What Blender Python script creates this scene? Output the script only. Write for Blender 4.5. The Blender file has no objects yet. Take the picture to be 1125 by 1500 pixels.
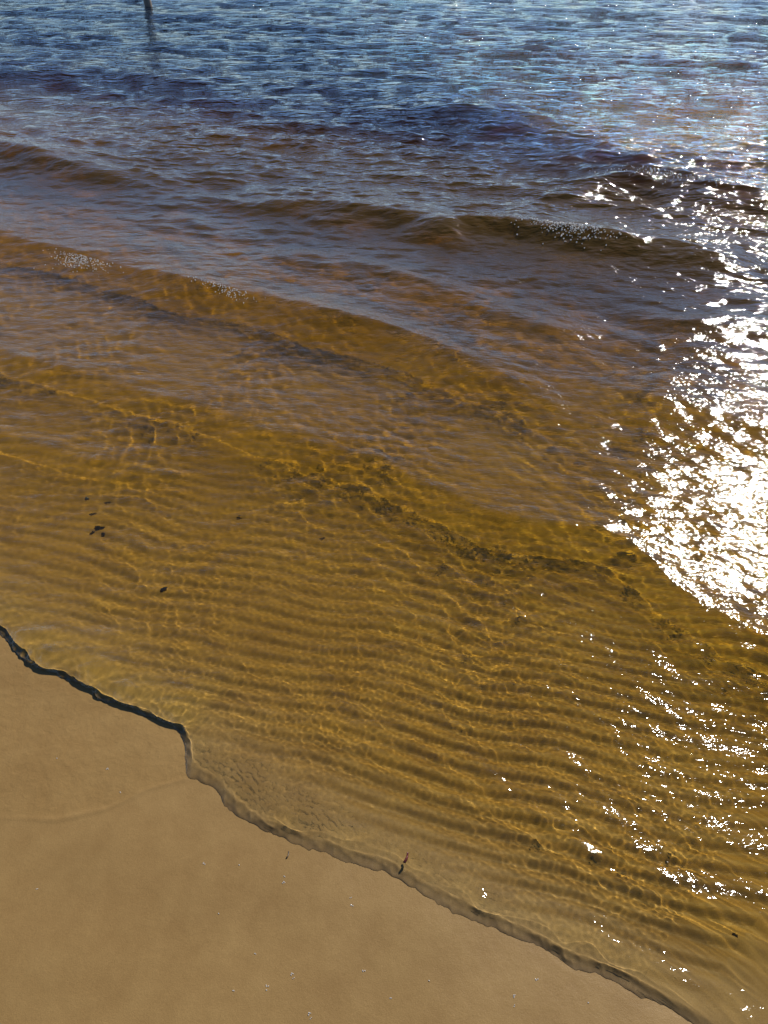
import bpy, bmesh, math, random
import numpy as np
from mathutils import Vector, Matrix

# ------------------------------------------------------------------ camera, sky, sun, exposure
scene = bpy.context.scene
C = scene.collection
U = 10.0                                  # scene units per metre (1 unit = 10 cm; sizes below are in metres)
scene.unit_settings.system = 'METRIC'
scene.unit_settings.scale_length = 1.0 / U
H = 1.6                                   # eye height above the water, metres
PITCH = math.radians(39.3)                # camera looks down by this much
FPX = 1083.0                              # focal length in photo pixels (1500 px tall)
SUN_AZ = math.radians(33.5)               # right of the viewing direction (+Y)
SUN_EL = math.radians(35.3)

cam_d = bpy.data.cameras.new('camera')
cam_d.sensor_fit = 'VERTICAL'
cam_d.sensor_height = 24.0
cam_d.lens = 24.0 * FPX / 1500.0
cam_d.clip_start = 0.05
cam_d.clip_end = 100000.0
cam = bpy.data.objects.new('camera', cam_d)
cam.location = (0, 0, H * U)
cam.rotation_euler = (math.pi / 2 - PITCH, 0, 0)
C.objects.link(cam)
scene.camera = cam

world = bpy.data.worlds.new('World')
scene.world = world
world.use_nodes = True
wn = world.node_tree.nodes
bg = wn['Background']
sky = wn.new('ShaderNodeTexSky')
sky.sky_type = 'NISHITA'
sky.sun_disc = False
sky.sun_elevation = SUN_EL
sky.sun_rotation = SUN_AZ
sky.altitude = 60
sky.air_density = 0.65
sky.dust_density = 0.0
sky.ozone_density = 5.0
world.node_tree.links.new(sky.outputs[0], bg.inputs[0])
bg.inputs[1].default_value = 0.108

sun_d = bpy.data.lights.new('sun', 'SUN')
sun_d.energy = 4.9
sun_d.angle = math.radians(0.53)
sun_d.color = (1.0, 0.945, 0.86)
sun_d.cycles.is_caustics_light = True
sun = bpy.data.objects.new('sun', sun_d)
sd = Vector((math.sin(SUN_AZ) * math.cos(SUN_EL), math.cos(SUN_AZ) * math.cos(SUN_EL), math.sin(SUN_EL)))
sun.rotation_euler = sd.to_track_quat('Z', 'Y').to_euler()
sun.location = sd * 40
C.objects.link(sun)

vs = scene.view_settings
vs.view_transform = 'Standard'
vs.look = 'None'
vs.exposure = 0.24
vs.gamma = 1.0
vs.use_curve_mapping = False
cy = scene.cycles
cy.max_bounces = 4
cy.diffuse_bounces = 1
cy.glossy_bounces = 2
cy.transmission_bounces = 3
cy.transparent_max_bounces = 8
cy.caustics_refractive = True
cy.caustics_reflective = False
cy.sample_clamp_indirect = 2.0
cy.blur_glossy = 0.3
cy.use_denoising = True
cy.use_adaptive_sampling = False

# ------------------------------------------------------------------ geometry of the place
CP, SP = math.cos(PITCH), math.sin(PITCH)
def ground(px, py, z=0.0):
    """photo pixel -> point on the level plane at height z"""
    px = np.asarray(px, float); py = np.asarray(py, float)
    r = px - 562.5; up = 750.0 - py
    fwd = FPX * CP + up * SP
    dn = FPX * SP - up * CP
    s = (H - z) / dn
    return r * s, fwd * s

SH = math.radians(-29.0)                  # the shore runs this way
EU = (math.cos(SH), math.sin(SH))         # along the shore
EV = (-math.sin(SH), math.cos(SH))        # out to sea
def uv(x, y):
    return x * EU[0] + y * EU[1], x * EV[0] + y * EV[1]
def xy(u, v):
    return u * EU[0] + v * EV[0], u * EU[1] + v * EV[1]

def line_uv(pts, z=0.0):
    a = np.array(pts, float)
    x, y = ground(a[:, 0], a[:, 1], z)
    u, v = uv(x, y)
    o = np.argsort(u)
    return u[o], v[o]

def smooth_interp(q, u, v):
    """monotone-ish cubic interpolation, flat-slope extension at both ends"""
    m = np.gradient(v, u)
    i = np.clip(np.searchsorted(u, q) - 1, 0, len(u) - 2)
    h = u[i + 1] - u[i]
    t = (q - u[i]) / h
    tc = np.clip(t, 0, 1)
    a = (1 + 2 * tc) * (1 - tc) ** 2 * v[i] + tc * (1 - tc) ** 2 * h * m[i] + tc * tc * (3 - 2 * tc) * v[i + 1] + tc * tc * (tc - 1) * h * m[i + 1]
    return a

def sstep(a, b, x):
    t = np.clip((x - a) / (b - a), 0, 1)
    return t * t * (3 - 2 * t)

rng = np.random.default_rng(7)
def spectrum(n, lmin, lmax, mean_dir, spread, slope, seed):
    r = np.random.default_rng(seed)
    lam = np.exp(r.uniform(math.log(lmin), math.log(lmax), n))
    k = 2 * math.pi / lam
    d = mean_dir + r.normal(0, spread, n)
    ph = r.uniform(0, 2 * math.pi, n)
    a = slope * math.sqrt(2.0 / n) / k
    return k * np.cos(d), k * np.sin(d), ph, a, lam

def waves(spec, x, y, res=None, sharp=0.0):
    z = np.zeros_like(x)
    row = res[:, 0]
    for kx, ky, ph, a, lam in zip(*spec):
        f = sstep(2.2, 4.5, lam / row)
        nz = np.nonzero(f > 0)[0]
        if len(nz) == 0: continue
        i, j = nz[0], nz[-1] + 1
        z[i:j] += a * f[i:j, None] * np.sin(kx * x[i:j] + ky * y[i:j] + ph)
    return z

_soft = {}
def soft_noise(x, y, lam, seed):
    """smooth noise, about -1..1"""
    key = (lam, seed)
    if key not in _soft:
        _soft[key] = spectrum(9, lam * 0.6, lam * 1.8, 0, 9.0, 1.0, seed)
    kx, ky, ph, a, l = _soft[key]
    z = np.zeros_like(x)
    for i in range(9):
        z += np.sin(kx[i] * x + ky[i] * y + ph[i])
    return z / 4.0

# swash edge of the water on the sand
FRONT = [(-420, 700), (-300, 760), (-180, 830), (-80, 885), (0, 928), (22, 955), (45, 968), (62, 980), (85, 990), (108, 1000), (130, 1012), (150, 1022), (172, 1030), (195, 1042),
         (222, 1053), (250, 1062), (262, 1066), (268, 1090), (270, 1112), (274, 1132), (290, 1142), (310, 1155), (330, 1180), (352, 1198), (380, 1215), (410, 1226), (440, 1240), (475, 1250),
         (500, 1262), (540, 1270), (575, 1283), (600, 1300), (630, 1318), (660, 1333), (700, 1352), (750, 1372), (800, 1395), (840, 1415), (880, 1432), (930, 1452), (970, 1475),
         (1010, 1500), (1100, 1555), (1200, 1620), (1350, 1700)]
FU, FV = line_uv(FRONT)
U0 = float(line_uv([(268, 1090), (269, 1095)])[0][0]) + 1.005      # where the two tongues of the swash meet
# straighter run of the beach itself
P = np.polyfit(FU, FV, 2)
SLOPE = 0.052

def beach_dist(u, v):
    uc = np.clip(u, -2.2, 1.6)
    return v - np.polyval(P, uc)

def bed_plane(u, v):
    d = beach_dist(u, v)
    deep = np.where(d > 0, -SLOPE * d - 0.014 * sstep(0.0, 0.3, d), -0.030 * d)
    deep = deep - 0.07 * np.maximum(d - 1.6, 0) * sstep(1.0, 4.0, d) - 0.03 * np.maximum(d - 5.0, 0) * sstep(5, 10, d)
    deep = np.maximum(deep, -2.6 - 0.002 * np.maximum(d, 0))
    return np.where(d < -30, 0.9 + 0.0 * d, deep)

def front_dist(u, v, x, y):
    c = smooth_interp(np.clip(u, FU[0], FU[-1]), FU, FV)
    lo = u < FU[0]; hi = u > FU[-1]
    c = np.where(lo, FV[0] + (u - FU[0]) * 0.02, c)
    c = np.where(hi, FV[-1] + (u - FU[-1]) * 0.02, c)
    wob = 0.006 * soft_noise(x, y, 0.14, 33) + 0.0035 * soft_noise(x, y, 0.05, 31) + 0.0012 * soft_noise(x, y, 0.02, 32)
    d = v - c
    return d + wob * np.exp(-(d / 0.03) ** 2)

def bed(x, y):
    u, v = uv(x, y)
    d = beach_dist(u, v)
    z = bed_plane(u, v)
    # current ripples of the sandy bottom
    ang = math.radians(-14.0)
    wx = 0.028 * soft_noise(x, y, 0.8, 11) + 0.004 * soft_noise(x, y, 0.3, 12)
    q = -x * math.sin(ang) + y * math.cos(ang) + wx + 0.05 * (x * 0.6) ** 2 * 0.5
    lam = 0.054
    ph = 2 * math.pi * q / lam + 0.8 * soft_noise(x, y, 0.45, 13)
    q2 = q + 0.075 * x + 0.02 * soft_noise(x, y, 0.6, 17)
    ph2 = 2 * math.pi * q2 / (lam * 1.13) + 1.3 * soft_noise(x, y, 0.35, 18)
    rip = (np.sin(ph) + 0.20 * np.sin(2 * ph + 0.9)) * 0.46 + 0.15 * np.sin(ph2)
    amp = 0.0092 * sstep(0.03, 0.17, d) * (1 - 0.5 * sstep(3.0, 6.0, d)) * np.clip(0.98 + 0.16 * soft_noise(x, y, 0.6, 14), 0.6, 1.15)
    amp = np.maximum(amp, 0) * (1 - sstep(12, 22, d))
    z = z + amp * rip
    z = z + 0.0035 * soft_noise(x, y, 0.5, 15) * sstep(0.0, 0.5, d)
    z = z + 0.0016 * soft_noise(x, y, 0.35, 16) * (1 - sstep(-0.1, 0.2, d)) * (1 - sstep(20, 40, np.hypot(x, y)))
    return z

# wave crests: (photo polyline, height, front length, back length, fade-in px, fade-out px)
CRESTS = [
    ([(-260, 285), (-120, 312), (0, 341), (80, 361), (150, 378), (240, 402), (330, 424), (400, 438), (470, 455), (540, 471), (600, 490), (660, 512), (720, 537), (775, 562), (840, 595), (900, 625), (1000, 660), (1150, 700)], 0.068, 0.16, 0.42, (-999, -998), (640, 900)),
    ([(-260, 440), (-120, 480), (0, 514), (60, 534), (130, 552), (200, 571), (280, 591), (330, 606), (400, 629), (460, 650), (520, 670), (580, 691), (640, 715), (700, 742), (760, 760), (830, 768), (900, 777), (950, 812), (1000, 862), (1060, 905), (1130, 935), (1300, 990)], 0.034, 0.15, 0.30, (-999, -998), (1300, 1400)),
    ([(-250, 575), (-100, 615), (0, 640), (70, 655), (150, 672), (230, 690), (300, 700), (420, 735)], 0.022, 0.12, 0.20, (-999, -998), (150, 360)),
    ([(560, 300), (620, 312), (670, 319), (740, 322), (810, 330), (870, 339), (930, 346), (1000, 353), (1060, 370), (1140, 395), (1300, 430)], 0.10, 0.18, 0.45, (560, 720), (1020, 1130)),
    ([(250, 275), (310, 280), (370, 288), (440, 290), (520, 300), (600, 316), (680, 345), (760, 380)], 0.075, 0.17, 0.40, (330, 470), (560, 680)),
    ([(-260, 170), (-120, 190), (-60, 200), (0, 212), (50, 222), (110, 238), (180, 250), (260, 262), (340, 275)], 0.10, 0.19, 0.45, (-999, -998), (80, 230)),
    ([(760, 240), (820, 250), (870, 256), (930, 256), (1000, 262), (1060, 270), (1130, 281), (1250, 298)], 0.11, 0.22, 0.5, (780, 900), (1400, 1500)),
    ([(520, 143), (560, 146), (600, 149), (680, 154), (740, 165), (800, 180)], 0.08, 0.28, 0.6, (530, 620), (720, 790)),
    ([(760, 205), (820, 214), (880, 222), (940, 230), (1010, 245)], 0.07, 0.22, 0.5, (770, 850), (920, 1000)),
    ([(380, 372), (440, 376), (500, 385), (560, 402), (620, 418), (680, 440), (740, 468), (800, 486), (880, 505)], 0.032, 0.16, 0.35, (380, 470), (760, 860)),
    ([(900, 458), (960, 468), (1020, 474), (1125, 487), (1250, 505)], 0.045, 0.18, 0.35, (920, 1000), (1400, 1500)),
    ([(820, 545), (900, 568), (970, 586), (1060, 603), (1130, 616), (1300, 650)], 0.035, 0.18, 0.35, (850, 960), (1400, 1500)),
    ([(-200, 90), (0, 106), (80, 104), (140, 100), (200, 108), (260, 116), (330, 118)], 0.05, 0.22, 0.5, (-300, 20), (280, 330)),
    # low wave about to run up, lower right
    ([(300, 1055), (400, 1030), (480, 1050), (560, 1090), (640, 1130), (720, 1165), (800, 1215), (900, 1260), (1000, 1300), (1130, 1345), (1300, 1400)], 0.009, 0.07, 0.12, (380, 520), (1400, 1500)),
]
CR = []
for pts, A, Lf, Lb, fi, fo in CRESTS:
    a = np.array(pts, float)
    x, y = ground(a[:, 0], a[:, 1], A * 0.8)
    u, v = uv(x, y)
    o = np.argsort(u)
    amp = sstep(fi[0], fi[1], a[:, 0]) * (1 - sstep(fo[0], fo[1], a[:, 0]))
    CR.append((u[o], v[o], amp[o], A, Lf, Lb))

# bubbly spots of sun glint on the crests: photo pixel, radius in metres along/across
GLINT_SPOTS = [((122, 375), 0.19, 0.085, 0.075), ((335, 426), 0.16, 0.05, 0.07), ((838, 338), 0.24, 0.09, 0.085), ((980, 258), 0.45, 0.10, 0.1)]

SHORT = spectrum(70, 0.010, 0.036, math.radians(-110), 1.0, 0.062, 101)
MID = spectrum(30, 0.05, 0.2, math.radians(-110), 0.7, 0.062, 102)
CHOP = spectrum(46, 0.13, 0.75, math.radians(-112), 0.5, 0.15, 103)
CHOP2 = spectrum(30, 0.05, 0.16, math.radians(-100), 0.6, 0.11, 104)
SWELL = spectrum(8, 1.2, 3.0, math.radians(-112), 0.22, 0.03, 105)
FILM = spectrum(30, 0.012, 0.05, 0.6, 2.0, 0.05, 106)

FILM_LINE = line_uv([(-300, 1200), (-150, 1215), (0, 1205), (80, 1206), (150, 1192), (180, 1178), (215, 1160), (245, 1148), (270, 1138), (300, 1130)])
def film_mask(x, y, u, v, df):
    """1 on the sand still covered by the last swash, 0 on the drained sand; the line where it ends"""
    c = np.interp(u, *FILM_LINE)
    q = v - c + 0.012 * soft_noise(x, y, 0.16, 41)
    soft = 0.14 * (1 - sstep(-1.5, -1.05, u - U0)) + 0.012
    return sstep(-0.4, 1.0, q / soft) * (1 - sstep(-0.95, -0.90, u - U0)), q

def film_ridge(x, y, df):
    u, v = uv(x, y)
    f, q = film_mask(x, y, u, v, df)
    return 0.0022 * np.exp(-(q / 0.007) ** 2) * (1 - sstep(-0.96, -0.90, u - U0)) * sstep(-1.35, -1.05, u - U0) * (df < 0)

def SHALLOW(d):
    return 1.0 / (1.0 + d / 0.09)

def water(x, y, res):
    u, v = uv(x, y)
    df = front_dist(u, v, x, y)
    bp = bed_plane(u, v)
    off = beach_dist(u, v)
    # gentle bending of the ripple field
    wx = x + 0.05 * soft_noise(x, y, 0.9, 51); wy = y + 0.05 * soft_noise(x, y, 0.8, 52)
    z = np.zeros_like(x)
    for cu, cv, ca, A, Lf, Lb in CR:
        c = smooth_interp(np.clip(u, cu[0], cu[-1]), cu, cv)
        am = np.interp(u, cu, ca)
        s = c - v + 0.02 * soft_noise(x, y, 0.5, 61) + 0.004 * soft_noise(x, y, 0.14, 62)
        front = np.exp(-np.abs(s / Lf) ** 1.5) - 0.05 * np.exp(-((s - 2.3 * Lf) / (0.9 * Lf)) ** 2)
        back = np.exp(-np.abs(s / Lb) ** 1.15)
        am = am * (0.9 + 0.22 * soft_noise(x, y, 1.1, 63))
        z += A * am * np.where(s > 0, front, back)
    far = np.hypot(x, y)
    patch = np.clip(0.85 + 0.3 * soft_noise(x, y, 0.7, 71), 0.35, 1.25)
    patch2 = np.clip(0.95 + 0.35 * soft_noise(x, y, 2.6, 72), 0.3, 1.8)
    sea = sstep(1.7, 4.5, off)
    near = sstep(0.0, 0.25, df)
    z += waves(SHORT, x, y, res) * (0.75 + 0.25 * near) * patch * SHALLOW(np.maximum(-bp, 0))
    z += waves(MID, wx, wy, res) * near * patch * (1 - 0.3 * sea)
    z += waves(CHOP, wx, wy, res) * sea * patch2
    z += waves(CHOP2, wx, wy, res) * sea * patch * 1.0
    z += waves(SWELL, x, y, res) * sstep(4, 12, off)
    for (pp, ra, rc, A) in GLINT_SPOTS:
        fx, fy = ground(*pp, A * 0.8)
        du, dv = uv(x - fx, y - fy)
        m = np.exp(-(du / ra) ** 2 - (dv / rc) ** 2)
        z += m * 0.8 * waves(FILM, x, y, res)
    # tongue of the swash: rounded front lip standing on the sand
    lip = np.interp(u - U0, [-2.2, -1.85, -1.6, -1.35, -1.12, -1.03, -1.0, -0.94, -0.9, -0.7, 0.0, 0.9], [0.012, 0.014, 0.019, 0.023, 0.021, 0.013, 0.006, 0.003, 0.004, 0.0055, 0.006, 0.005])
    lip = lip * np.clip(1 + 0.3 * soft_noise(x, y, 0.3, 85) + 0.25 * soft_noise(x, y, 0.14, 81) + 0.04 * soft_noise(x, y, 0.045, 82), 0.3, 2)
    dp = np.maximum(df, 0)
    wr = (1 + 0.3 * soft_noise(x, y, 0.1, 84)) * np.interp(u - U0, [-1.1, -0.85, -0.6], [0.03, 0.04, 0.052])
    wf = np.interp(u - U0, [-1.1, -0.85, -0.6], [0.11, 0.06, 0.035])
    pw = np.interp(u - U0, [-1.06, -0.9], [0.5, 0.95])
    t = lip * np.clip(dp / wr, 0, 1) ** pw * (0.15 * np.exp(-dp / 0.1) + 0.85 * np.exp(-(np.maximum(dp - wr, 0) / wf) ** 2))
    edge = sstep(0.0, 0.04, dp)
    level = np.maximum(-bp, 0.0) + 0.007
    zb = bed(x, y)
    zz = zb + t + edge * (level + bp - zb + z)
    lo = zb + 0.0105 * (1 - np.exp(-dp / 0.035)) + 0.25 * waves(SHORT, x, y, res) * edge
    zz = lo + 0.5 * ((zz - lo) + np.sqrt((zz - lo) ** 2 + 1.2e-5 * edge))
    zz = np.where(df > 0, zz, zb - 0.010 * np.sqrt(np.clip(-df / 0.02, 0, 1)))
    return zz, df, np.maximum(zz - bp, 0), off

def polar_grid(theta, r):
    T, R = np.meshgrid(theta, r)
    return R * np.sin(T), R * np.cos(T), T, R

def grid_mesh(name, x, y, z, keep=None, attrs={}):
    nr, nc = x.shape
    co = np.stack([x, y, z], -1).reshape(-1, 3).astype(np.float32)
    attrs = {k: a.reshape(-1) for k, a in attrs.items()}
    idx = np.arange(nr * nc, dtype=np.int32).reshape(nr, nc)
    # theta runs clockwise: order for upward normals
    q = np.stack([idx[:-1, :-1], idx[:-1, 1:], idx[1:, 1:], idx[1:, :-1]], -1).reshape(-1, 4)[:, ::1]
    if keep is not None:
        k = keep.reshape(-1)
        m = k[q].any(axis=1)
        q = q[m]
        used = np.zeros(len(co), bool); used[q.reshape(-1)] = True
        remap = np.cumsum(used).astype(np.int32) - 1
        co = co[used]; q = remap[q]
        attrs = {k: a[used] for k, a in attrs.items()}
    me = bpy.data.meshes.new(name)
    me.vertices.add(len(co)); me.vertices.foreach_set('co', co.reshape(-1))
    me.loops.add(q.size); me.loops.foreach_set('vertex_index', q.reshape(-1).astype(np.int32))
    me.polygons.add(len(q))
    me.polygons.foreach_set('loop_start', np.arange(0, q.size, 4, dtype=np.int32))
    me.polygons.foreach_set('use_smooth', np.ones(len(q), bool))
    me.update(calc_edges=True)
    for k, a in attrs.items():
        me.attributes.new(k, 'FLOAT', 'POINT').data.foreach_set('value', a.astype(np.float32))
    return me

def spaced(parts):
    out = []
    for a, b, n in parts:
        out.append(np.linspace(a, b, n, endpoint=False))
    out.append(np.array([parts[-1][1]]))
    return np.concatenate(out)
R_ = math.radians

# ------------------------------------------------------------------ materials
def mat(name):
    m = bpy.data.materials.new(name)
    m.use_nodes = True
    m.node_tree.nodes.clear()
    return m, m.node_tree.nodes, m.node_tree.links

def sand_material():
    m, n, l = mat('wet_sand')
    out = n.new('ShaderNodeOutputMaterial')
    b = n.new('ShaderNodeBsdfPrincipled')
    tc = n.new('ShaderNodeTexCoord')
    def noise(scale, det=4, rough=0.6):
        t = n.new('ShaderNodeTexNoise'); t.inputs['Scale'].default_value = scale
        t.inputs['Detail'].default_value = det; t.inputs['Roughness'].default_value = rough
        l.new(tc.outputs['Object'], t.inputs['Vector']); return t
    big, midn, grain = noise(2.2, 4), noise(14, 5, 0.65), noise(420, 4, 0.75)
    ramp = n.new('ShaderNodeValToRGB')
    ramp.color_ramp.elements[0].position = 0.38; ramp.color_ramp.elements[0].color = (0.220, 0.131, 0.046, 1)
    ramp.color_ramp.elements[1].position = 0.62; ramp.color_ramp.elements[1].color = (0.264, 0.164, 0.060, 1)
    mix = n.new('ShaderNodeMath'); mix.operation = 'ADD'
    sc = n.new('ShaderNodeMath'); sc.operation = 'MULTIPLY'; sc.inputs[1].default_value = 0.5
    sc2 = n.new('ShaderNodeMath'); sc2.operation = 'MULTIPLY'; sc2.inputs[1].default_value = 0.5
    l.new(big.outputs['Fac'], sc.inputs[0]); l.new(midn.outputs['Fac'], sc2.inputs[0])
    l.new(sc.outputs[0], mix.inputs[0]); l.new(sc2.outputs[0], mix.inputs[1])
    l.new(mix.outputs[0], ramp.inputs[0])
    gr = n.new('ShaderNodeMapRange')
    gr.inputs[1].default_value = 0.3; gr.inputs[2].default_value = 0.7; gr.inputs[3].default_value = 0.87; gr.inputs[4].default_value = 1.13
    l.new(grain.outputs['Fac'], gr.inputs[0])
    # drained sand holds water between its grains and is darker than the washed grains under the lake
    wet = n.new('ShaderNodeAttribute'); wet.attribute_name = 'submerged'
    wr = n.new('ShaderNodeMapRange'); wr.inputs[1].default_value = 0.0; wr.inputs[2].default_value = 0.012; wr.inputs[3].default_value = 1.0; wr.inputs[4].default_value = 1.5
    l.new(wet.outputs['Fac'], wr.inputs[0])
    wm = n.new('ShaderNodeMath'); wm.operation = 'MULTIPLY'
    l.new(gr.outputs[0], wm.inputs[0]); l.new(wr.outputs[0], wm.inputs[1])
    mul = n.new('ShaderNodeVectorMath'); mul.operation = 'SCALE'
    l.new(ramp.outputs[0], mul.inputs[0]); l.new(wm.outputs[0], mul.inputs['Scale'])
    # tannin-stained grains below the waterline
    stn = n.new('ShaderNodeMapRange'); stn.data_type = 'FLOAT_VECTOR'
    stn.inputs[7].default_value = (0.03,) * 3; stn.inputs[8].default_value = (0.3,) * 3; stn.inputs[9].default_value = (1, 1, 1); stn.inputs[10].default_value = (1.0, 0.91, 0.72)
    l.new(wet.outputs['Fac'], stn.inputs[6])
    tint = n.new('ShaderNodeVectorMath'); tint.operation = 'MULTIPLY'
    l.new(mul.outputs[0], tint.inputs[0]); l.new(stn.outputs[1], tint.inputs[1])
    l.new(tint.outputs[0], b.inputs['Base Color'])
    b.inputs['Roughness'].default_value = 0.42
    b.inputs['Specular IOR Level'].default_value = 0.12
    bp = n.new('ShaderNodeBump'); bp.inputs['Strength'].default_value = 0.35; bp.inputs['Distance'].default_value = 0.0012 * U
    bp2 = n.new('ShaderNodeBump'); bp2.inputs['Strength'].default_value = 0.4; bp2.inputs['Distance'].default_value = 0.004 * U
    l.new(grain.outputs['Fac'], bp.inputs['Height']); l.new(midn.outputs['Fac'], bp2.inputs['Height'])
    # thin film of water still running off
    fa = n.new('ShaderNodeAttribute'); fa.attribute_name = 'film'
    fr = n.new('ShaderNodeMapRange'); fr.inputs[3].default_value = 0.42; fr.inputs[4].default_value = 0.16
    l.new(fa.outputs['Fac'], fr.inputs[0]); l.new(fr.outputs[0], b.inputs['Roughness'])
    fn = noise(45, 2, 0.5); fn.inputs['Distortion'].default_value = 0.4
    fb = n.new('ShaderNodeBump'); fb.inputs['Distance'].default_value = 0.0017 * U
    l.new(fa.outputs['Fac'], fb.inputs['Strength']); l.new(fn.outputs['Fac'], fb.inputs['Height'])
    l.new(fb.outputs[0], bp2.inputs['Normal'])
    l.new(bp2.outputs[0], bp.inputs['Normal']); l.new(bp.outputs[0], b.inputs['Normal'])
    l.new(b.outputs[0], out.inputs['Surface'])
    return m

def water_material():
    m, n, l = mat('tannin_water')
    out = n.new('ShaderNodeOutputMaterial')
    tc = n.new('ShaderNodeTexCoord')
    n1 = n.new('ShaderNodeTexNoise'); n1.inputs['Scale'].default_value = 18; n1.inputs['Detail'].default_value = 4; n1.inputs['Roughness'].default_value = 0.55
    mp = n.new('ShaderNodeMapping'); mp.inputs['Rotation'].default_value = (0, 0, R_(22)); mp.inputs['Scale'].default_value = (0.6, 1.25, 1)
    l.new(tc.outputs['Object'], mp.inputs[0]); l.new(mp.outputs[0], n1.inputs['Vector'])
    n2 = n.new('ShaderNodeTexNoise'); n2.inputs['Scale'].default_value = 75; n2.inputs['Detail'].default_value = 2
    l.new(mp.outputs[0], n2.inputs['Vector'])
    b1 = n.new('ShaderNodeBump'); b1.inputs['Strength'].default_value = 1.0; b1.inputs['Distance'].default_value = 0.0045 * U
    b2 = n.new('ShaderNodeBump'); b2.inputs['Strength'].default_value = 1.0; b2.inputs['Distance'].default_value = 0.0013 * U
    l.new(n1.outputs['Fac'], b1.inputs['Height']); l.new(n2.outputs['Fac'], b2.inputs['Height']); l.new(b1.outputs[0], b2.inputs['Normal'])
    n0 = n.new('ShaderNodeTexNoise'); n0.inputs['Scale'].default_value = 7.5; n0.inputs['Detail'].default_value = 3; n0.inputs['Roughness'].default_value = 0.6
    l.new(mp.outputs[0], n0.inputs['Vector'])
    b0 = n.new('ShaderNodeBump'); b0.inputs['Strength'].default_value = 1.0
    l.new(n0.outputs['Fac'], b0.inputs['Height']); l.new(b0.outputs[0], b1.inputs['Normal'])
    # more wind on the open water
    ao = n.new('ShaderNodeAttribute'); ao.attribute_name = 'offshore'
    mr = n.new('ShaderNodeMapRange'); mr.inputs[1].default_value = 1.2; mr.inputs[2].default_value = 6.5; mr.inputs[3].default_value = 0.0062 * U; mr.inputs[4].default_value = 0.009 * U
    l.new(ao.outputs['Fac'], mr.inputs[0]); l.new(mr.outputs[0], b1.inputs['Distance'])
    mr0 = n.new('ShaderNodeMapRange'); mr0.inputs[1].default_value = 3.0; mr0.inputs[2].default_value = 12.0; mr0.inputs[3].default_value = 0.0; mr0.inputs[4].default_value = 0.21 * U
    l.new(ao.outputs['Fac'], mr0.inputs[0]); l.new(mr0.outputs[0], b0.inputs['Distance'])
    # tannin: light is absorbed along the water it crosses, blue first (Beer-Lambert on the local depth)
    at = n.new('ShaderNodeAttribute'); at.attribute_name = 'thickness'
    comb = n.new('ShaderNodeCombineColor')
    for i, k in enumerate((1.15, 1.65, 9.0)):
        mu = n.new('ShaderNodeMath'); mu.operation = 'MULTIPLY'; mu.inputs[1].default_value = -k * 2.6
        ex = n.new('ShaderNodeMath'); ex.operation = 'EXPONENT'
        l.new(at.outputs['Fac'], mu.inputs[0]); l.new(mu.outputs[0], ex.inputs[0]); l.new(ex.outputs[0], comb.inputs[i])
    g = n.new('ShaderNodeBsdfPrincipled')
    g.inputs['IOR'].default_value = 1.333
    g.inputs['Roughness'].default_value = 0.052
    g.inputs['Transmission Weight'].default_value = 1.0
    l.new(comb.outputs[0], g.inputs['Base Color'])
    l.new(b2.outputs[0], g.inputs['Normal'])
    # fine silt held in the deeper water gives it a body of its own
    silt = n.new('ShaderNodeBsdfPrincipled')
    silt.inputs['Base Color'].default_value = (0.30, 0.165, 0.012, 1)
    silt.inputs['IOR'].default_value = 1.333; silt.inputs['Roughness'].default_value = 0.052
    l.new(b2.outputs[0], silt.inputs['Normal'])
    mu = n.new('ShaderNodeMath'); mu.operation = 'MULTIPLY'; mu.inputs[1].default_value = -0.55
    ex = n.new('ShaderNodeMath'); ex.operation = 'EXPONENT'
    # waves stir up more of it in their crests
    ac = n.new('ShaderNodeAttribute'); ac.attribute_name = 'crest'
    st = n.new('ShaderNodeMath'); st.operation = 'MULTIPLY_ADD'; st.inputs[1].default_value = 1.5
    l.new(ac.outputs['Fac'], st.inputs[0]); l.new(at.outputs['Fac'], st.inputs[2])
    l.new(st.outputs[0], mu.inputs[0]); l.new(mu.outputs[0], ex.inputs[0])
    keepn = n.new('ShaderNodeMapRange'); keepn.inputs[1].default_value = 1.5; keepn.inputs[2].default_value = 6.0; keepn.inputs[3].default_value = 0.0; keepn.inputs[4].default_value = 1.0
    l.new(ao.outputs['Fac'], keepn.inputs[0])
    mxv = n.new('ShaderNodeMath'); mxv.operation = 'MAXIMUM'
    l.new(ex.outputs[0], mxv.inputs[0]); l.new(keepn.outputs[0], mxv.inputs[1])
    mx = n.new('ShaderNodeMixShader')
    l.new(mxv.outputs[0], mx.inputs[0]); l.new(silt.outputs[0], mx.inputs[1]); l.new(g.outputs[0], mx.inputs[2])
    l.new(mx.outputs[0], out.inputs['Surface'])
    return m

M_SAND, M_WATER = sand_material(), water_material()

# ------------------------------------------------------------------ the setting
def link(name, me, m, label=None, cat=None, kind=None, group=None, parent=None):
    o = bpy.data.objects.new(name, me)
    if m: me.materials.append(m)
    C.objects.link(o)
    if label: o['label'] = label
    if cat: o['category'] = cat
    if kind: o['kind'] = kind
    if group: o['group'] = group
    if parent: o.parent = parent
    else: o.scale = (U, U, U)
    return o

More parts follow.
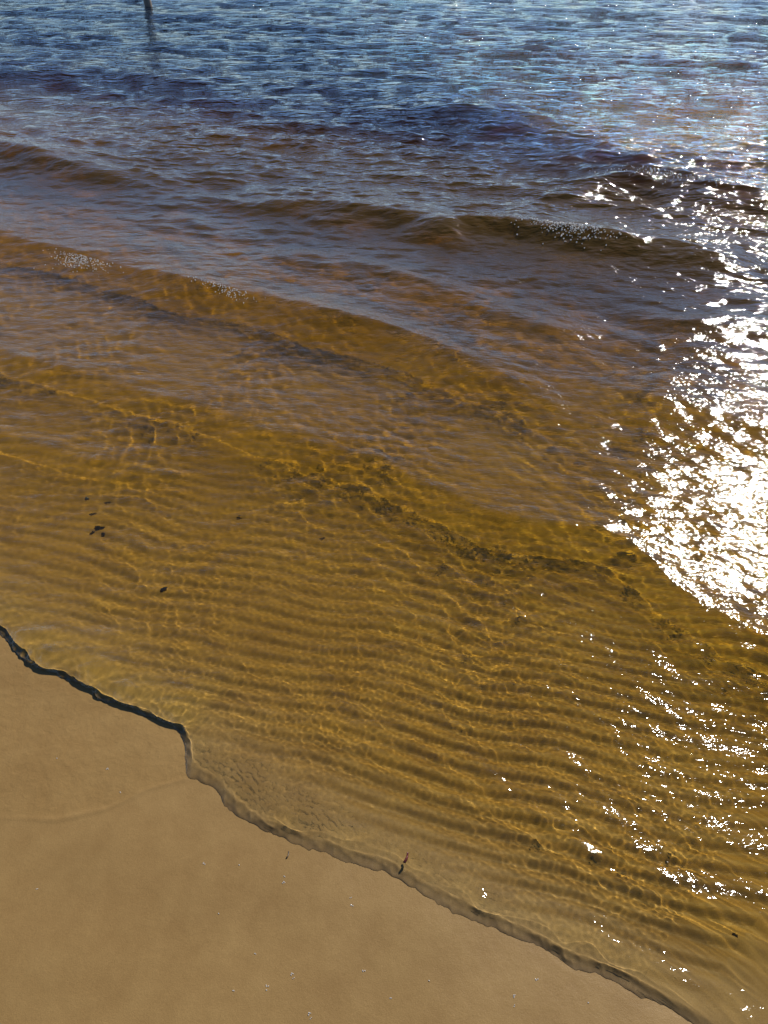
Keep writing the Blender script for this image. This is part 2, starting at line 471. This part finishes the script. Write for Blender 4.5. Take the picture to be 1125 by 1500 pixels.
# sand: the dry side, the beach and the lake bed in one sheet round the whole place
th = spaced([(-180, -46, 50), (-46, 50, 420), (50, 180, 50)])
rr = np.concatenate([np.array([0.02, 0.12, 0.22]), np.exp(np.linspace(math.log(0.3), math.log(7), 660)), np.exp(np.linspace(math.log(7.1), math.log(14), 60)), np.exp(np.linspace(math.log(14.5), math.log(4000), 40))])
x, y, T, R = polar_grid(np.radians(th), rr)
sub = front_dist(*uv(x, y), x, y)
film, q = film_mask(x, y, *uv(x, y), sub)
film = film * (sub < 0.01)
sand = link('sand', grid_mesh('sand', x, y, bed(x, y) + film_ridge(x, y, sub), attrs={'submerged': sub, 'film': film}), M_SAND, 'smooth wet brown sand of the beach and rippled lake bed', 'sand', 'structure')
sand.cycles.is_caustics_receiver = True

th = spaced([(-85, -39, 40), (-39, 43, 640), (43, 112, 55)])
rr = np.concatenate([np.exp(np.linspace(math.log(0.42), math.log(2.6), 740)), np.exp(np.linspace(math.log(2.6), math.log(8), 500))[1:], np.exp(np.linspace(math.log(8), math.log(60), 330))[1:], np.exp(np.linspace(math.log(62), math.log(4000), 40))])
x, y, T, R = polar_grid(np.radians(th), rr)
res = np.gradient(R, axis=0)
res = np.maximum(res, 0.003)
z, df, thick, off = water(x, y, res)
water_ob = link('water', grid_mesh('water', x, y, z, keep=(z > bed(x, y) - 0.004), attrs={'thickness': thick, 'offshore': off, 'crest': np.clip(z - 0.012, 0, 0.1) * sstep(0.3, 0.8, off)}), M_WATER, 'clear tea coloured lake water running up the sand in small waves', 'water', 'structure')
water_ob.cycles.is_caustics_caster = True

# ------------------------------------------------------------------ things
def bed_at(px, py):
    """where the line of sight through a photo pixel meets the sand (seen through the water where there is some)"""
    z = 0.0
    for _ in range(6):
        x, y = ground(px, py, z)
        xx, yy = np.array([[float(x)]]), np.array([[float(y)]])
        zb = float(bed(xx, yy)[0, 0])
        z = zb * 0.75 if zb < 0 else zb
    return float(x), float(y), zb

def water_at(px, py, z=0.0):
    for _ in range(6):
        x, y = ground(px, py, z)
        xx, yy = np.array([[float(x)]]), np.array([[float(y)]])
        z = float(water(xx, yy, np.array([[0.006]]))[0][0, 0])
    return float(x), float(y), z

def simple_mat(name, c0, c1, scale, rough=0.6, stretch=(1, 1, 1), bump=0.002):
    m, n, l = mat(name)
    out = n.new('ShaderNodeOutputMaterial'); b = n.new('ShaderNodeBsdfPrincipled'); tc = n.new('ShaderNodeTexCoord')
    mp = n.new('ShaderNodeMapping'); mp.inputs['Scale'].default_value = stretch
    t = n.new('ShaderNodeTexNoise'); t.inputs['Scale'].default_value = scale; t.inputs['Detail'].default_value = 6; t.inputs['Roughness'].default_value = 0.65
    r = n.new('ShaderNodeValToRGB')
    r.color_ramp.elements[0].position = 0.33; r.color_ramp.elements[0].color = (*c0, 1)
    r.color_ramp.elements[1].position = 0.68; r.color_ramp.elements[1].color = (*c1, 1)
    l.new(tc.outputs['Object'], mp.inputs[0]); l.new(mp.outputs[0], t.inputs['Vector']); l.new(t.outputs['Fac'], r.inputs[0]); l.new(r.outputs[0], b.inputs['Base Color'])
    bp = n.new('ShaderNodeBump'); bp.inputs['Distance'].default_value = bump * U; bp.inputs['Strength'].default_value = 0.8
    l.new(t.outputs['Fac'], bp.inputs['Height']); l.new(bp.outputs[0], b.inputs['Normal'])
    b.inputs['Roughness'].default_value = rough
    l.new(b.outputs[0], out.inputs['Surface'])
    return m
M_WOOD = simple_mat('weathered_wood', (0.08, 0.058, 0.040), (0.36, 0.29, 0.22), 9, 0.75, (1, 1, 0.12), 0.02)
M_PALEWOOD = simple_mat('split_wood', (0.16, 0.11, 0.07), (0.36, 0.28, 0.20), 14, 0.7, (1, 1, 0.15), 0.01)
M_BARK = simple_mat('soaked_bark', (0.055, 0.036, 0.018), (0.13, 0.082, 0.036), 60, 0.5)
M_RED = simple_mat('red_stalk', (0.07, 0.008, 0.006), (0.15, 0.02, 0.012), 80, 0.4)
M_SHELL = simple_mat('pale_shell', (0.55, 0.48, 0.36), (0.78, 0.72, 0.60), 120, 0.4)
M_STONE = simple_mat('dark_stone', (0.06, 0.042, 0.022), (0.12, 0.085, 0.045), 50, 0.5)
M_GLINT = simple_mat('foam', (0.74, 0.72, 0.68), (0.88, 0.87, 0.84), 200, 0.12)  # white colour, made translucent below, paints the sun glints on bubbles
_n, _l = M_GLINT.node_tree.nodes, M_GLINT.node_tree.links
_t = _n.new('ShaderNodeBsdfTranslucent'); _t.inputs[0].default_value = (0.9, 0.88, 0.84, 1)
_m = _n.new('ShaderNodeMixShader'); _m.inputs[0].default_value = 0.6
_o = [q for q in _n if q.type == 'OUTPUT_MATERIAL'][0]; _b = [q for q in _n if q.type == 'BSDF_PRINCIPLED'][0]
_l.new(_b.outputs[0], _m.inputs[1]); _l.new(_t.outputs[0], _m.inputs[2]); _l.new(_m.outputs[0], _o.inputs[0])

def tube(rings, seg, seed, wob, cap=True):
    """rings: (centre, radius); gnarled tube"""
    r = random.Random(seed)
    bm = bmesh.new(); loops = []
    ph = [r.uniform(0, 6.28) for _ in range(4)]
    for i, (c, rad) in enumerate(rings):
        lp = []
        for k in range(seg):
            a = 2 * math.pi * k / seg
            q = rad * (1 + wob * (0.5 * math.sin(3 * a + ph[0] + i * 0.35) + 0.35 * math.sin(7 * a + ph[1] - i * 0.2) + 0.3 * math.sin(11 * a + ph[2]) + 0.3 * r.uniform(-1, 1)))
            lp.append(bm.verts.new((c[0] + q * math.cos(a), c[1] + q * math.sin(a), c[2])))
        loops.append(lp)
    for A, B in zip(loops, loops[1:]):
        for k in range(seg):
            bm.faces.new((A[k], A[(k + 1) % seg], B[(k + 1) % seg], B[k]))
    if cap:
        bm.faces.new(loops[-1]); bm.faces.new(loops[0][::-1])
    for f in bm.faces: f.smooth = True
    me = bpy.data.meshes.new('tube'); bm.to_mesh(me); bm.free()
    return me

def empty(name, loc, label, cat, group=None):
    o = bpy.data.objects.new(name, None); C.objects.link(o)
    o.location = [c * U for c in loc]; o.scale = (U, U, U)
    o['label'] = label; o['category'] = cat
    if group: o['group'] = group
    return o

# old post out in the lake
x, y = ground(216, 9)
x, y = float(x), float(y)
zb = float(bed(np.array([[x]]), np.array([[y]]))[0, 0])
post = empty('wooden_post', (x, y, zb - 0.1), 'weathered grey wooden post standing alone out in the deep blue water', 'post')
hh = -zb + 0.1
rings = [((0.012 * t - 0.16 * max(0, t - hh), 0.0, t), 0.078 + 0.007 * math.sin(t * 2.1) + 0.006 * max(0, t - hh)) for t in np.linspace(0, hh + 1.25, 30)]
link('trunk', tube(rings, 18, 3, 0.16), M_WOOD, parent=post)
top = rings[-1]
for k in range(5):
    a = 1.2 * k
    c0 = (top[0][0] + 0.04 * math.cos(a), 0.04 * math.sin(a), top[0][2] - 0.02)
    rg = [((c0[0] + 0.01 * q, c0[1], c0[2] + q * (0.05 + 0.03 * (k % 3))), 0.03 * (1 - q / 4.2)) for q in range(5)]
    link('splinter', tube(rg, 7, 20 + k, 0.2), M_PALEWOOD, parent=post)
for k, (tz, a) in enumerate(((hh + 0.18, -1.0), (hh + 0.62, -2.2), (hh + 0.95, 0.4))):
    bm = bmesh.new(); bmesh.ops.create_icosphere(bm, subdivisions=2, radius=0.03)
    for vv in bm.verts: vv.co *= 1 + 0.2 * math.sin(9 * vv.co.x * 20 + k)
    me = bpy.data.meshes.new('knot'); bm.to_mesh(me); bm.free()
    o = link('knot', me, M_WOOD, parent=post)
    o.location = (-0.16 * (tz - hh) + 0.03 + 0.07 * math.cos(a), 0.07 * math.sin(a), tz)

def chunk(seed, size, sub=2, jag=0.35):
    r = random.Random(seed)
    bm = bmesh.new(); bmesh.ops.create_icosphere(bm, subdivisions=sub, radius=1.0)
    ph = [r.uniform(0, 6.28) for _ in range(6)]
    for vv in bm.verts:
        c = vv.co
        k = 1 + jag * (math.sin(2.3 * c.x + ph[0]) * math.sin(2.9 * c.y + ph[1]) + 0.6 * math.sin(5 * c.x + ph[2]) * math.cos(4 * c.y + ph[3]) + 0.4 * r.uniform(-1, 1))
        vv.co = Vector((c.x * k * size[0], c.y * k * size[1], c.z * k * size[2]))
    me = bpy.data.meshes.new('chunk'); bm.to_mesh(me); bm.free()
    return me

BITS = [  # name, pixel, size (m), turn, material, label, category
    ('bark_fragment', (146, 777), (0.020, 0.013, 0.006), 0.3, M_BARK, 'largest dark bark flake of the cluster under the shallow water', 'bark'),
    ('bark_fragment', (136, 784), (0.012, 0.008, 0.005), 1.1, M_BARK, 'small dark bark flake touching the largest one in the shallow water', 'bark'),
    ('bark_fragment', (153, 786), (0.010, 0.006, 0.004), -0.6, M_BARK, 'narrow dark bark sliver beside the largest flake in the cluster', 'bark'),
    ('bark_fragment', (160, 741), (0.015, 0.006, 0.004), 0.2, M_BARK, 'thin dark bark strip on the lake bed near the pale shell chip', 'bark'),
    ('bark_fragment', (137, 757), (0.013, 0.008, 0.004), 0.0, M_BARK, 'dark bark crumb between the pale shell chip and the bark cluster', 'bark'),
    ('dead_leaf', (241, 866), (0.013, 0.009, 0.004), 0.5, M_BARK, 'dark soaked leaf scrap lying alone on the rippled bed near the swash edge', 'leaf'),
    ('bark_fragment', (351, 762), (0.011, 0.006, 0.004), 0.1, M_BARK, 'dark bark chip alone on the bed below the second wave', 'bark'),
    ('bark_fragment', (472, 794), (0.012, 0.006, 0.004), 0.4, M_BARK, 'dark elongated bark chip on the rippled bed under clear water', 'bark'),
    ('pebble', (1076, 1371), (0.007, 0.0045, 0.004), -0.4, M_STONE, 'dark brown pebble on the bed beneath the amber run-up', 'pebble'),
    ('shell_chip', (129, 734), (0.009, 0.006, 0.003), 0.0, M_SHELL, 'pale chip of shell on the amber lake bed', 'shell'),
]
for i, (nm, pp, sz, rot, m, lab, cat) in enumerate(BITS):
    x, y, z = bed_at(*pp)
    o = link(nm, chunk(40 + i, [q * 0.8 for q in sz]), m, lab, cat, group='bits lying on the lake bed')
    o.location = (x * U, y * U, (z + sz[2] * 0.5) * U); o.rotation_euler = (0.1, 0.05, rot)

def stalk(p0, p1, rad, bend, seed):
    """thin bent stem between two points"""
    r = random.Random(seed)
    n, seg = 9, 7
    a, b = Vector(p0), Vector(p1); d = (b - a); side = d.cross(Vector((0, 0, 1))).normalized(); up = side.cross(d).normalized()
    bm = bmesh.new(); loops = []
    for i in range(n):
        t = i / (n - 1)
        c = a + d * t + side * bend * math.sin(math.pi * t) + up * bend * 0.4 * math.sin(2 * math.pi * t)
        q = rad * (1 - 0.35 * t) * (1 + 0.12 * r.uniform(-1, 1))
        loops.append([bm.verts.new(c + (side * math.cos(k * 6.2832 / seg) + up * math.sin(k * 6.2832 / seg)) * q) for k in range(seg)])
    for A, B in zip(loops, loops[1:]):
        for k in range(seg): bm.faces.new((A[k], A[(k + 1) % seg], B[(k + 1) % seg], B[k]))
    bm.faces.new(loops[-1]); bm.faces.new(loops[0][::-1])
    for f in bm.faces: f.smooth = True
    bmesh.ops.recalc_face_normals(bm, faces=bm.faces)
    me = bpy.data.meshes.new('stalk'); bm.to_mesh(me); bm.free()
    return me

x0, y0, z0 = water_at(592, 1265); x1, y1, z1 = water_at(597, 1251)
link('plant_stalk', stalk((0, 0, 0), (x1 - x0, y1 - y0, z1 - z0 + 0.004), 0.0032, 0.002, 5), M_RED, 'short dark red plant stalk floating on the edge of the water', 'stalk').location = (x0 * U, y0 * U, (z0 + 0.0035) * U)
x0, y0, z0 = bed_at(420, 1257); x1, y1, z1 = bed_at(423, 1247)
link('twig', stalk((0, 0, 0), (x1 - x0, y1 - y0, z1 - z0), 0.0017, 0.0016, 6), M_BARK, 'tiny dark twig lying on the smooth drained sand', 'twig').location = (x0 * U, y0 * U, (z0 + 0.001) * U)

# white flecks in place of sun glints on bubbles, on the drained sand
def fleck_mesh(seed, n, spread, r0):
    r = random.Random(seed)
    bm = bmesh.new()
    for k in range(n):
        q = r0 * r.uniform(0.6, 1.2)
        ret = bmesh.ops.create_icosphere(bm, subdivisions=1, radius=q, matrix=Matrix.Translation((r.gauss(0, spread), r.gauss(0, spread), q * 0.35)))
    for f in bm.faces: f.smooth = True
    me = bpy.data.meshes.new('fleck'); bm.to_mesh(me); bm.free()
    me.materials.append(M_GLINT)
    return me
FLECKS = [(84, 1111), (177, 1160), (158, 1126), (54, 1301), (299, 1264), (351, 1267), (417, 1283), (416, 1292), (513, 1314), (515, 1325), (321, 1338), (374, 1396), (428, 1426), (429, 1432),
          (391, 1443), (391, 1450), (342, 1450), (453, 1484), (454, 1491), (532, 1421), (629, 1436), (572, 1461), (753, 1458), (752, 1473), (785, 1434), (862, 1468)]
fm = [fleck_mesh(60 + k, 2 + k % 3, 0.0012, 0.00115) for k in range(5)]
for i, pp in enumerate(FLECKS):
    x, y, z = bed_at(*pp)
    o = link('foam_fleck', fm[i % 5], None, 'tiny white fleck of foam left on the smooth wet sand', 'foam', group='foam flecks on the wet sand')
    o.location = (x * U, y * U, z * U); o.rotation_euler = (0, 0, i * 1.3)

# white bubbles imitating sun sparkle where the small waves begin to spill
LAB = ['bright bubbles spilling at the left part of the long amber wave', 'sparse bubbles spilling halfway along the long amber wave', 'bright bubbles spilling on the short steep brown wave', 'thin line of bubbles along the farther brown wave']
for i, (pp, ra, rc, A) in enumerate(GLINT_SPOTS):
    r = random.Random(90 + i)
    cx, cy_ = ground(*pp, A * 0.8)
    n = (300, 130, 330, 140)[i]
    pts = []
    for k in range(n):
        du, dv = r.gauss(0, ra * 0.55), -abs(r.gauss(0, rc * 0.7)) + 0.02
        dx, dy = xy(du, dv)
        pts.append((float(cx) + dx, float(cy_) + dy))
    pa = np.array(pts)
    zz = water(pa[:, :1], pa[:, 1:], np.full((n, 1), 0.008))[0][:, 0]
    bm = bmesh.new()
    for (px_, py_), z in zip(pts, zz):
        q = r.uniform(0.0014, 0.0038) * (1 + 0.4 * (i >= 2))
        bmesh.ops.create_icosphere(bm, subdivisions=1, radius=q, matrix=Matrix.Translation((px_ - float(cx), py_ - float(cy_), float(z) + q * 0.6)))
    for f in bm.faces: f.smooth = True
    me = bpy.data.meshes.new('foam'); bm.to_mesh(me); bm.free()
    o = link('foam', me, M_GLINT, LAB[i], 'foam', 'stuff', 'foam on the wave crests')
    o.location = (float(cx) * U, float(cy_) * U, 0)
